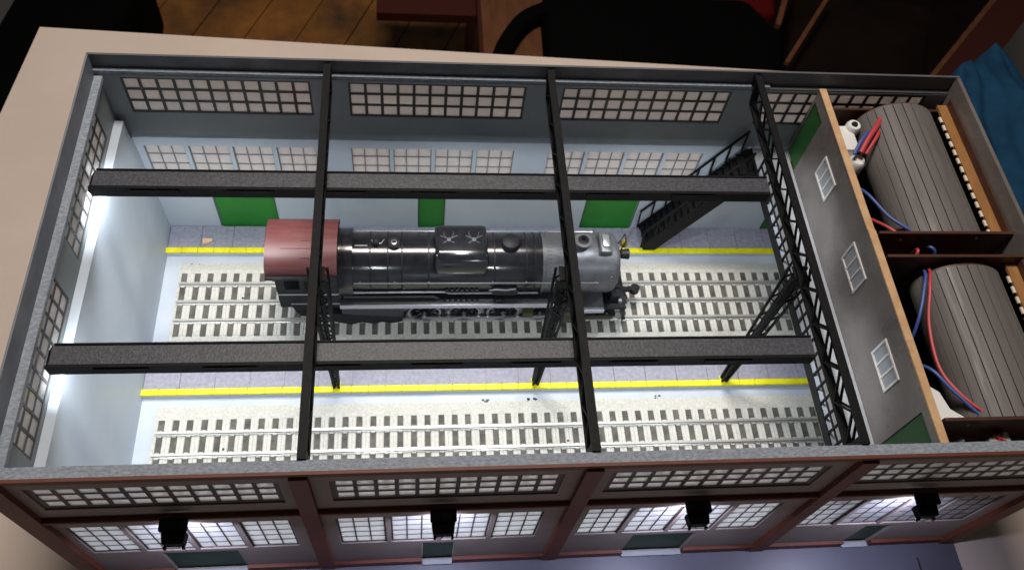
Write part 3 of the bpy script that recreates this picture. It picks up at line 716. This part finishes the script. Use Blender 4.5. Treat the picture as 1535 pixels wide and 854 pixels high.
for cx_ in (0.4740, 0.5110):
    em = MB(); zz = AZ + 0.0584; yy = YC + 0.006
    em.lathe([(0, 0.0036), (0.0010, 0.0030)], (cx_, yy - 0.004, zz - 0.0006), 2, 12)
    for s in (-1, 1):
        em.tube([(cx_, yy - 0.003, zz + 0.0002), (cx_ + s * 0.006, yy - 0.0005, zz), (cx_ + s * 0.0125, yy + 0.003, zz - 0.0004)], 0.0008, 6)
        em.tube([(cx_ + s * 0.004, yy - 0.001, zz), (cx_ + s * 0.0075, yy + 0.006, zz - 0.0004), (cx_ + s * 0.0070, yy + 0.010, zz - 0.0012)], 0.0006, 6)
        em.tube([(cx_ + s * 0.003, yy - 0.007, zz - 0.0002), (cx_ + s * 0.0095, yy - 0.010, zz - 0.0012)], 0.0006, 6)
    em.tube([(cx_ - 0.012, yy - 0.016, zz - 0.0026), (cx_ - 0.005, yy - 0.0195, zz - 0.0031), (cx_ + 0.005, yy - 0.0195, zz - 0.0031), (cx_ + 0.012, yy - 0.016, zz - 0.0026)], 0.0007, 6)
    LB(em, 'hatch_clamp', 'loco_grey', True, sd)
# steam dome, whistle base, turret details
LB(MB().lathe([(-0.012, 0.0150), (0.0, 0.0140), (0.0075, 0.0138), (0.0105, 0.0125), (0.0120, 0.0085), (0.0125, 0.003)], (0.5660, YC + 0.002, AZ + R_ - 0.001), 2, 32), 'steam_dome', 'loco_satin', True)
sv = LB(MB().lathe([(-0.008, 0.0110), (0.004, 0.0100), (0.0060, 0.0080)], (0.3945, YC + 0.002, AZ + R_ - 0.001), 2, 24), 'safety_valve', 'loco_satin', True)
LB(MB().lathe([(0.0061, 0.0045), (0.0072, 0.0042), (0.0074, 0.003), (0.0062, 0.0028)], (0.3945, YC + 0.002, AZ + R_ - 0.001), 2, 20, False), 'valve_ring', 'loco_steel', True, sv)
LB(MB().lathe([(-0.006, 0.0055), (0.007, 0.0050), (0.009, 0.003)], (0.3685, YC + 0.002, AZ + R_ - 0.001), 2, 16), 'turret', 'loco_satin', True)
LB(MB().tube([(0.338, YC - 0.002, AZ + R_ + 0.002), (0.356, YC - 0.002, AZ + R_ + 0.002)], 0.0014), 'whistle', 'loco_steel', True)
LB(MB().tube([(0.362, YC + 0.010, AZ + R_ - 0.001), (0.364, YC + 0.002, AZ + R_ + 0.004), (0.375, YC + 0.001, AZ + R_ + 0.003), (0.380, YC + 0.010, AZ + R_)], 0.0010), 'steam_pipe', 'loco_steel', True)
# handrails with stanchions on both sides
for s in (-1, 1):
    a = math.radians(18); yr = YC + s * (R_ + 0.0035) * math.cos(a); zr = AZ + (R_ + 0.0035) * math.sin(a)
    LB(MB().tube([(0.336, yr, zr), (0.700, yr, zr)], 0.0009), 'handrail', 'loco_steel', True)
    sm_ = MB()
    for x in (0.345, 0.395, 0.445, 0.540, 0.590, 0.640, 0.695): sm_.tube([(x, YC + s * R_ * math.cos(a), AZ + R_ * math.sin(a)), (x, yr, zr)], 0.0012)
    LB(sm_, 'handrail_knobs', 'loco_steel', True)
# pipes and small fittings above the running board, near side and far side
for s in (-1, 1):
    LB(MB().tube([(0.316, YC + s*0.0480, -0.2600), (0.470, YC + s*0.0475, -0.2600), (0.476, YC + s*0.0470, -0.2640), (0.610, YC + s*0.0470, -0.2640)], 0.0018), 'pipe', 'loco_steel', True)
    LB(MB().tube([(0.320, YC + s*0.0500, -0.2690), (0.452, YC + s*0.0500, -0.2690), (0.460, YC + s*0.050, -0.273)], 0.0024), 'pipe', 'loco_dkgrey', True)
    for x in (0.470, 0.4775, 0.485, 0.4925, 0.500, 0.5075, 0.515):
        LB(MB().box((x, YC + s*0.0475 - 0.0020, -0.2590), (x + 0.0044, YC + s*0.0475 + 0.0020, -0.2550)), 'cooling_fin', 'loco_satin')
    pz = MB(); pz.lathe([(0.540, 0.0045), (0.545, 0.0062), (0.573, 0.0062), (0.578, 0.0045)], (0, YC + s*0.0490, -0.2560), 0, 16); LB(pz, 'air_pump', 'loco_satin', True)
    pz = MB(); pz.tube([(0.535, YC + s*0.0500, -0.2520), (0.545, YC + s*0.0510, -0.2480), (0.560, YC + s*0.0510, -0.2500), (0.575, YC + s*0.0500, -0.2480)], 0.0011); LB(pz, 'pipe', 'loco_steel', True)
    LB(MB().box((0.5460, YC + s*0.0545 - 0.003, -0.2720), (0.5550, YC + s*0.0545 + 0.003, -0.2660)), 'lubricator', 'loco_satin')
    # running boards
    y0, y1 = (YC + s*0.0280, YC + s*0.0600)
    m = MB(); m.box((0.3140, y0, -0.2800), (0.6460, y1, -0.2765)); LB(m, 'running_board', 'loco_dkgrey')
    LB(MB().box((0.3150, YC + s*0.0300, -0.2764), (0.6450, YC + s*0.0500, -0.2752)), 'dark_zone_strip', 'loco_satin')  # dark zone under the boiler, put in as a black strip
    m = MB(); m.box((0.3140, y1, -0.2845), (0.6460, y1 + s*0.0016, -0.2755)); LB(m, 'board_edge', 'loco_steel')
    m = MB(); m.bar((0.6460, YC + s*0.045, -0.2790), (0.6640, YC + s*0.045, -0.2960), 0.030, 0.003); LB(m, 'board_step', 'loco_dkgrey')
    m = MB(); m.box((0.6650, y0, -0.2990), (0.7180, y1, -0.2960)); LB(m, 'front_board', 'loco_grey')
    LB(MB().box((0.6650, y1, -0.3030), (0.7180, y1 + s*0.0014, -0.2955)), 'board_edge', 'loco_steel')
    # ash pan and trailing truck
    m = MB(); m.prism([(0.3140, -0.2850), (0.4120, -0.2850), (0.4060, -0.3300), (0.3560, -0.3260), (0.3140, -0.3200)], 1, YC + s*0.036, YC + s*0.050); LB(m, 'ash_pan', 'loco_dkgrey')
    m = MB(); m.prism([(0.2950, -0.3230), (0.4060, -0.3330), (0.4060, -0.3480), (0.3880, -0.3540), (0.3740, -0.3500), (0.3600, -0.3560), (0.3420, -0.3500), (0.3260, -0.3580), (0.3000, -0.3480)], 1, YC + s*0.0400, YC + s*0.0480); LB(m, 'truck_frame', 'loco_satin')
    for x in (0.3270, 0.3880):
        wv = LB(MB().lathe([(-0.004, 0.0185), (0.002, 0.0175)], (x, YC + s*0.0350, -0.3455), 1, 28), 'trailing_wheel', 'loco_satin', True)
    # driving wheels
    for x in (0.4400, 0.5020, 0.5640, 0.6230):
        zc = -0.3375; r = 0.0262
        wh = LB(MB().lathe([(-0.002, 0.0060), (0.0035, 0.0055)] if s > 0 else [(-0.0035, 0.0055), (0.002, 0.0060)], (x, YC + s*0.0370, zc), 1, 20), 'wheel', 'loco_satin', True)
        tm_ = MB(); tm_.lathe([(-0.0028, r - 0.0035), (-0.0028, r), (0.0028, r), (0.0028, r - 0.0035), (-0.0028, r - 0.0035)], (x, YC + s*0.0370, zc), 1, 40, False); LB(tm_, 'tyre', 'loco_steel', True, wh)
        for k in range(12):
            a = 2*PI*k/12
            LB(MB().bar((x + 0.005*math.cos(a), YC + s*0.0370, zc + 0.005*math.sin(a)), (x + (r-0.003)*math.cos(a), YC + s*0.0370, zc + (r-0.003)*math.sin(a)), 0.0018, 0.0018, up=(0, 1, 0)), 'spoke', 'loco_satin', False, wh)
        LB(MB().lathe([(0, 0.0030), (s*0.006, 0.0026)], (x, YC + s*0.0405, zc), 1, 12), 'crank_pin', 'loco_steel', True, wh)
    LB(MB().box((0.436, YC + s*0.0435 - 0.001, -0.3480), (0.628, YC + s*0.0435 + 0.001, -0.3430)), 'coupling_rod', 'loco_steel')
    LB(MB().bar((0.5640, YC + s*0.0470, -0.3440), (0.6480, YC + s*0.0470, -0.3350), 0.0020, 0.0050), 'main_rod', 'loco_steel')
    LB(MB().lathe([(0.6480, 0.0120), (0.6510, 0.0150), (0.6840, 0.0150), (0.6870, 0.0120)], (0, YC + s*0.0450, -0.3320), 0, 24), 'cylinder', 'olive', True)
    LB(MB().lathe([(0.6500, 0.0090), (0.6850, 0.0090)], (0, YC + s*0.0430, -0.3130), 0, 20), 'valve_chest', 'loco_satin', True)
    LB(MB().box((0.594, YC + s*0.046 - 0.005, -0.334), (0.610, YC + s*0.046 + 0.005, -0.320)), 'crosshead', 'olive')
    for x in (0.6980, 0.7350):
        pw_ = LB(MB().lathe([(-0.003, 0.0145), (0.003, 0.0138)], (x, YC + s*0.0350, -0.3495), 1, 26), 'pilot_wheel', 'loco_satin', True)
        LB(MB().lathe([(s*0.0031, 0.0050), (s*0.0050, 0.0040)], (x, YC + s*0.0350, -0.3495), 1, 14), 'hub', 'loco_dkgrey', True, pw_)
    LB(MB().box((0.690, YC + s*0.043 - 0.001, -0.3540), (0.744, YC + s*0.043 + 0.001, -0.3440)), 'truck_frame', 'olive')
# frame, underbody
LB(MB().box((0.240, YC - 0.026, -0.3400), (0.745, YC + 0.026, -0.2840)), 'chassis', 'loco_satin')
# cab
cab = MB(); arc = []
for k in range(21):
    a = PI * k / 20; arc.append((YC + 0.0470 * math.cos(a), -0.2150 + 0.0250 * math.sin(a) ** 0.8))
inner = [(p[0] * 0 + YC + (p[0] - YC) * 0.95, p[1] - 0.0028) for p in reversed(arc)]
cab.prism(arc + inner, 0, 0.2130, 0.3138); cr = LB(cab, 'cab_roof', 'cab_red', True)
for x, y0, y1 in ((0.2900, -0.030, 0.030), (0.2420, -0.04, 0.04)):
    pass
for k, (yy, xa, xb) in enumerate(((0.022, 0.255, 0.288), (0.012, 0.248, 0.290), (-0.004, 0.262, 0.290), (-0.016, 0.235, 0.290), (-0.030, 0.262, 0.290), (0.032, 0.262, 0.290))):
    zz = -0.2150 + 0.0250 * math.sqrt(max(0, 1 - (yy / 0.047) ** 2)) ** 0.8
    LB(MB().box((xa, YC + yy - 0.0004, zz - 0.001), (xb, YC + yy + 0.0004, zz + 0.0006)), 'roof_seam', 'cab_red', False, cr)
m = MB(); wall(m, 'x', 0.2240, 0.3130, -0.3020, -0.2160, YC - 0.0455, YC - 0.0440, [(0.236, 0.258, -0.255, -0.230), (0.266, 0.290, -0.255, -0.230)]); LB(m, 'cab_side', 'loco_satin')
m = MB(); wall(m, 'x', 0.2240, 0.3130, -0.3020, -0.2160, YC + 0.0440, YC + 0.0455, [(0.236, 0.258, -0.255, -0.230), (0.266, 0.290, -0.255, -0.230)]); LB(m, 'cab_side', 'loco_satin')
LB(MB().prism([(YC - 0.0440, -0.3020), (YC + 0.0440, -0.3020), (YC + 0.0440, -0.2160), (YC + 0.030, -0.1990), (YC, -0.1935), (YC - 0.030, -0.1990), (YC - 0.0440, -0.2160)], 0, 0.3115, 0.3135), 'cab_front', 'loco_satin')
LB(MB().box((0.2240, YC - 0.0455, -0.3060), (0.3135, YC + 0.0455, -0.3021)), 'cab_floor', 'loco_satin')
for s in (-1, 1):
    LB(MB().box((0.2250, YC + s*0.0460 - 0.0008, -0.2690), (0.3125, YC + s*0.0460 + 0.0008, -0.2665)), 'cab_beading', 'loco_steel')
    LB(MB().box((0.2400, YC + s*0.0460 - 0.0008, -0.2960), (0.3125, YC + s*0.0460 + 0.0008, -0.2940)), 'cab_beading', 'loco_steel')
LB(MB().box((0.2130, YC + 0.0470, -0.2200), (0.3140, YC + 0.0520, -0.2145)), 'roof_gutter', 'loco_satin')
LB(MB().box((0.2130, YC - 0.0520, -0.2200), (0.3140, YC - 0.0470, -0.2150)), 'roof_gutter', 'loco_satin')
# drawbar box behind/below the cab
LB(MB().prism([(0.2360, -0.3060), (0.3120, -0.3060), (0.3120, -0.3420), (0.2500, -0.3480), (0.2420, -0.3300)], 1, YC - 0.0380, YC + 0.030), 'rear_frame', 'loco_satin')
LB(MB().lathe([(0, 0.0035), (0.010, 0.0028)], (0.2620, YC - 0.0410, -0.3180), 0, 10), 'valve', 'white', True)
LB(MB().box((0.2620, YC - 0.0400, -0.3320), (0.2700, YC - 0.0375, -0.3260)), 'plate', 'brass')
# front end
LB(MB().box((0.7180, YC - 0.0500, -0.3120), (0.7520, YC + 0.0500, -0.3060)), 'pilot_deck', 'loco_satin')
m = MB()
for k in range(9):
    y = YC - 0.040 + k * 0.010
    m.bar((0.7530, y, -0.3120), (0.7660 + 0.010 * (1 - abs(k - 4) / 4), y, -0.3600), 0.0040, 0.0030)
m.bar((0.762, YC - 0.043, -0.3585), (0.772, YC, -0.3600), 0.003, 0.004); m.bar((0.762, YC + 0.043, -0.3585), (0.772, YC, -0.3600), 0.003, 0.004)
LB(m, 'pilot', 'loco_dkgrey')
LB(MB().box((0.7520, YC - 0.0500, -0.3180), (0.7560, YC + 0.0500, -0.3060)), 'buffer_beam', 'loco_satin')
cpl = LB(MB().bar((0.756, YC, -0.3330), (0.780, YC, -0.3330), 0.007, 0.007), 'coupler', 'loco_satin')
LB(MB().lathe([(0, 0.0080), (0.010, 0.0080)], (0.7830, YC, -0.3380), 2, 14), 'knuckle', 'loco_satin', True, cpl)
hl = LB(MB().lathe([(0.7385, 0.0070), (0.7500, 0.0085), (0.7510, 0.0075)], (0, YC + 0.001, -0.2300), 0, 20), 'headlight', 'loco_satin', True)
LB(MB().lathe([(0.7511, 0.0065), (0.7520, 0.0050)], (0, YC + 0.001, -0.2300), 0, 18), 'lens', 'white', True, hl)
LB(MB().lathe([(0, 0.0065), (0.004, 0.0060), (0.009, 0.0035), (0.011, 0.001)], (0.7440, YC + 0.016, -0.2250), 2, 16), 'bell', 'brass', True)
LB(MB().tube([(0.738, YC + 0.022, -0.232), (0.744, YC + 0.024, -0.210), (0.744, YC + 0.010, -0.210), (0.739, YC + 0.008, -0.232)], 0.0012), 'bell_hanger', 'loco_satin', True)
for s in (-1, 1):
    LB(MB().tube([(0.728, YC + s*0.030, -0.285), (0.738, YC + s*0.034, -0.296), (0.750, YC + s*0.036, -0.306)], 0.0018), 'stay', 'loco_satin', True)
    LB(MB().lathe([(0, 0.0035), (0.006, 0.0030)], (0.7470, YC + s*0.040, -0.3060), 2, 10), 'marker_lamp', 'loco_steel', True)
LB(MB().box((0.7300, YC - 0.040, -0.3060), (0.7440, YC - 0.018, -0.2880)), 'air_compressor', 'loco_satin')
LB(MB().box((0.7300, YC + 0.018, -0.3060), (0.7440, YC + 0.040, -0.2880)), 'air_compressor', 'loco_satin')

# ------------------------------------------------------------------ small bits on the hall floor
m = MB()
for k in range(7): 
    x, y = 0.0865 + random.uniform(-.006, .006), 0.530 + random.uniform(-.003, .003); r = random.uniform(.0018, .0034)
    m.box((x - r, y - r, -0.3676), (x + r, y + r, -0.3680 + 2*r))
tag(m.build('crumb_pile', M['crumb']), 'little tan crumb of sawdust lying on the rear walkway', 'crumb')
for x, y, lab in ((0.529, 0.239, 'dark chip in front of the middle walkway, near its centre'), (0.607, 0.2395, 'dark chip on the pale floor by the middle column'), (0.809, 0.240, 'small dark chip furthest right in front of the middle walkway'), (0.065, 0.488, 'dark scrap on the pale floor at the left end of the locomotive track')):
    m = MB()
    for k in range(6):
        a, b2, r = x + random.uniform(-.011, .011), y + random.uniform(-.0035, .0035), random.uniform(.0008, .0022)
        m.prism([(a - r, b2), (a, b2 - r), (a + r*1.6, b2), (a, b2 + r)], 2, -0.3774, -0.3766)
    tag(m.build('paint_chip', M['underside']), lab, 'chip', 'dark chips on the hall floor')

# ------------------------------------------------------------------ dark room behind the table
def plank_floor():
    t = thing('wooden_floor_panel', (0.2, 2.3, -1.5), 'scratched orange brown wood boards on the floor behind the table', 'floor boards')
    o0 = world_of(t)
    for i in range(9):
        x = -0.95 + i * 0.19
        MB().prism([(x, 1.75), (x + 0.184, 1.75), (x + 0.184 + 0.5, 3.0), (x + 0.5, 3.0)], 2, -1.4995, -1.488 + random.uniform(-0.002, 0.002)).build('board', M['parquet'], t)
plank_floor()
def soft(name, pts, z0, z1, m, label, cat, bev=0.02):
    mb = MB(); mb.prism(pts, 2, z0, z1); mb.bevel(bev, 3, 20); return tag(mb.build(name, M[m], None, True), label, cat)
soft('black_bag', [(-0.72, 1.25), (-0.42, 1.45), (-0.40, 1.60), (-0.36, 1.72), (-0.37, 1.95), (-0.66, 1.95), (-0.69, 1.70), (-0.73, 1.45)], -1.2, -0.9, 'cloth_black', 'black cloth bag in the dark beyond the left table corner', 'bag', 0.03)
soft('grey_cloth', [(-1.2, 1.3), (-0.74, 1.3), (-0.70, 1.70), (-0.66, 2.1), (-1.2, 2.1)], -1.3, -0.95, 'grey', 'pale grey cloth edge beyond the far left table corner', 'cloth')
cab_ = thing('wooden_cabinet', (0.75, 1.8, -1.5), 'brown wooden cabinet post and dark red drawer edge behind the table', 'cabinet')
MB().box((0.63, 1.45, -1.5), (0.90, 2.1, -0.92)).build('side_panel', M['brown_wood'], cab_)
MB().box((0.618, 1.45, -1.5), (0.6295, 2.1, -0.90)).build('post', M['dark_red'], cab_)
MB().box((0.32, 1.735, -0.96), (0.6175, 2.1, -0.93)).build('drawer', M['dark_red'], cab_)
st_ = MB().tube(smooth_path([(0.67, 1.50, -0.905), (0.70, 1.59, -0.895), (0.76, 1.68, -0.89), (0.86, 1.74, -0.89)]), 0.028); tag(st_.build('black_strap', M['cloth_black'], None, True), 'curved black strap lying across the brown cabinet', 'strap')
soft('black_case', [(0.80, 1.40), (1.47, 1.40), (1.55, 1.62), (1.46, 1.79), (0.81, 1.79)], -1.3, -0.86, 'cloth_black', 'large black case in the dark behind the middle of the table', 'case', 0.04)
soft('red_cloth', [(1.36, 1.795), (1.57, 1.78), (1.60, 1.95), (1.36, 1.95)], -1.3, -0.92, 'bright_red', 'dark red cloth scrap beside the large black case', 'cloth')
def chair_leg(a, b2, w_, label):
    tag(MB().bar(a, b2, w_, w_).build('wooden_rod', M['brown_wood']), label, 'rod')
chair_leg((1.545, 1.70, -0.9), (1.64, 1.92, -0.9), 0.016, 'short brown wooden rod beside the red cloth scrap')
chair_leg((1.535, 1.54, -0.9), (1.76, 1.86, -0.9), 0.013, 'long thin brown wooden rod lying in the dark floor area')
soft('dark_box', [(1.52, 1.40), (1.98, 1.40), (2.20, 1.95), (1.72, 2.0)], -1.4, -1.0, 'floor_dark', 'dark brown box in shadow behind the right part of the table', 'box')
bo = thing('brown_board', (2.2, 1.6, -1.0), 'dark brown wooden board standing behind the blue cloth', 'board')
MB().prism([(1.985, 1.50), (2.33, 1.87), (2.7, 1.95), (2.6, 1.3), (2.1, 1.46)], 2, -1.3, -0.91).build('panel', M['dark_red'], bo)
MB().prism([(1.980, 1.506), (1.990, 1.496), (2.345, 1.868), (2.333, 1.880)], 2, -1.0, -0.905).build('edge_strip', M['brown_wood'], bo)
# crumpled blue cloth
bm = bmesh.new(); N = 26; verts = []
P00, P10, P11, P01 = Vector((1.38, 0.30)), Vector((1.95, 0.30)), Vector((1.80, 1.165)), Vector((1.600, 1.025))
for i in range(N + 1):
    row = []
    for j in range(N + 1):
        s, t = i / N, j / N
        p = P00.lerp(P10, s).lerp(P01.lerp(P11, s), t)
        z = -0.455 + 0.014 * math.sin(9*s + 5*t) * math.cos(7*t - 3*s) + 0.008 * math.sin(23*t + 11*s) + 0.005 * math.sin(31*s - 13*t)
        row.append(bm.verts.new((p.x, p.y, z)))
    verts.append(row)
for i in range(N):
    for j in range(N): bm.faces.new([verts[i][j], verts[i+1][j], verts[i+1][j+1], verts[i][j+1]])
me = bpy.data.meshes.new('blue_cloth'); bmesh.ops.recalc_face_normals(bm, faces=bm.faces); bm.to_mesh(me); bm.free(); me.materials.append(M['blue'])
for p in me.polygons: p.use_smooth = True
bc = link('blue_cloth', me); tag(bc, 'crumpled blue cloth beyond the right end of the engine house', 'cloth')
sm2 = bc.modifiers.new('thick', 'SOLIDIFY'); sm2.thickness = 0.004
soft('grey_box', [(1.845, 1.02), (2.0, 1.0), (2.0, 1.25), (1.90, 1.25)], -0.6, -0.45, 'grey', 'small grey box at the right edge past the blue cloth', 'box', 0.006)

for nm, (mb, mm) in stuff_panes.items():
    o = mb.build('window_panes', mm, house); o['kind'] = 'stuff'
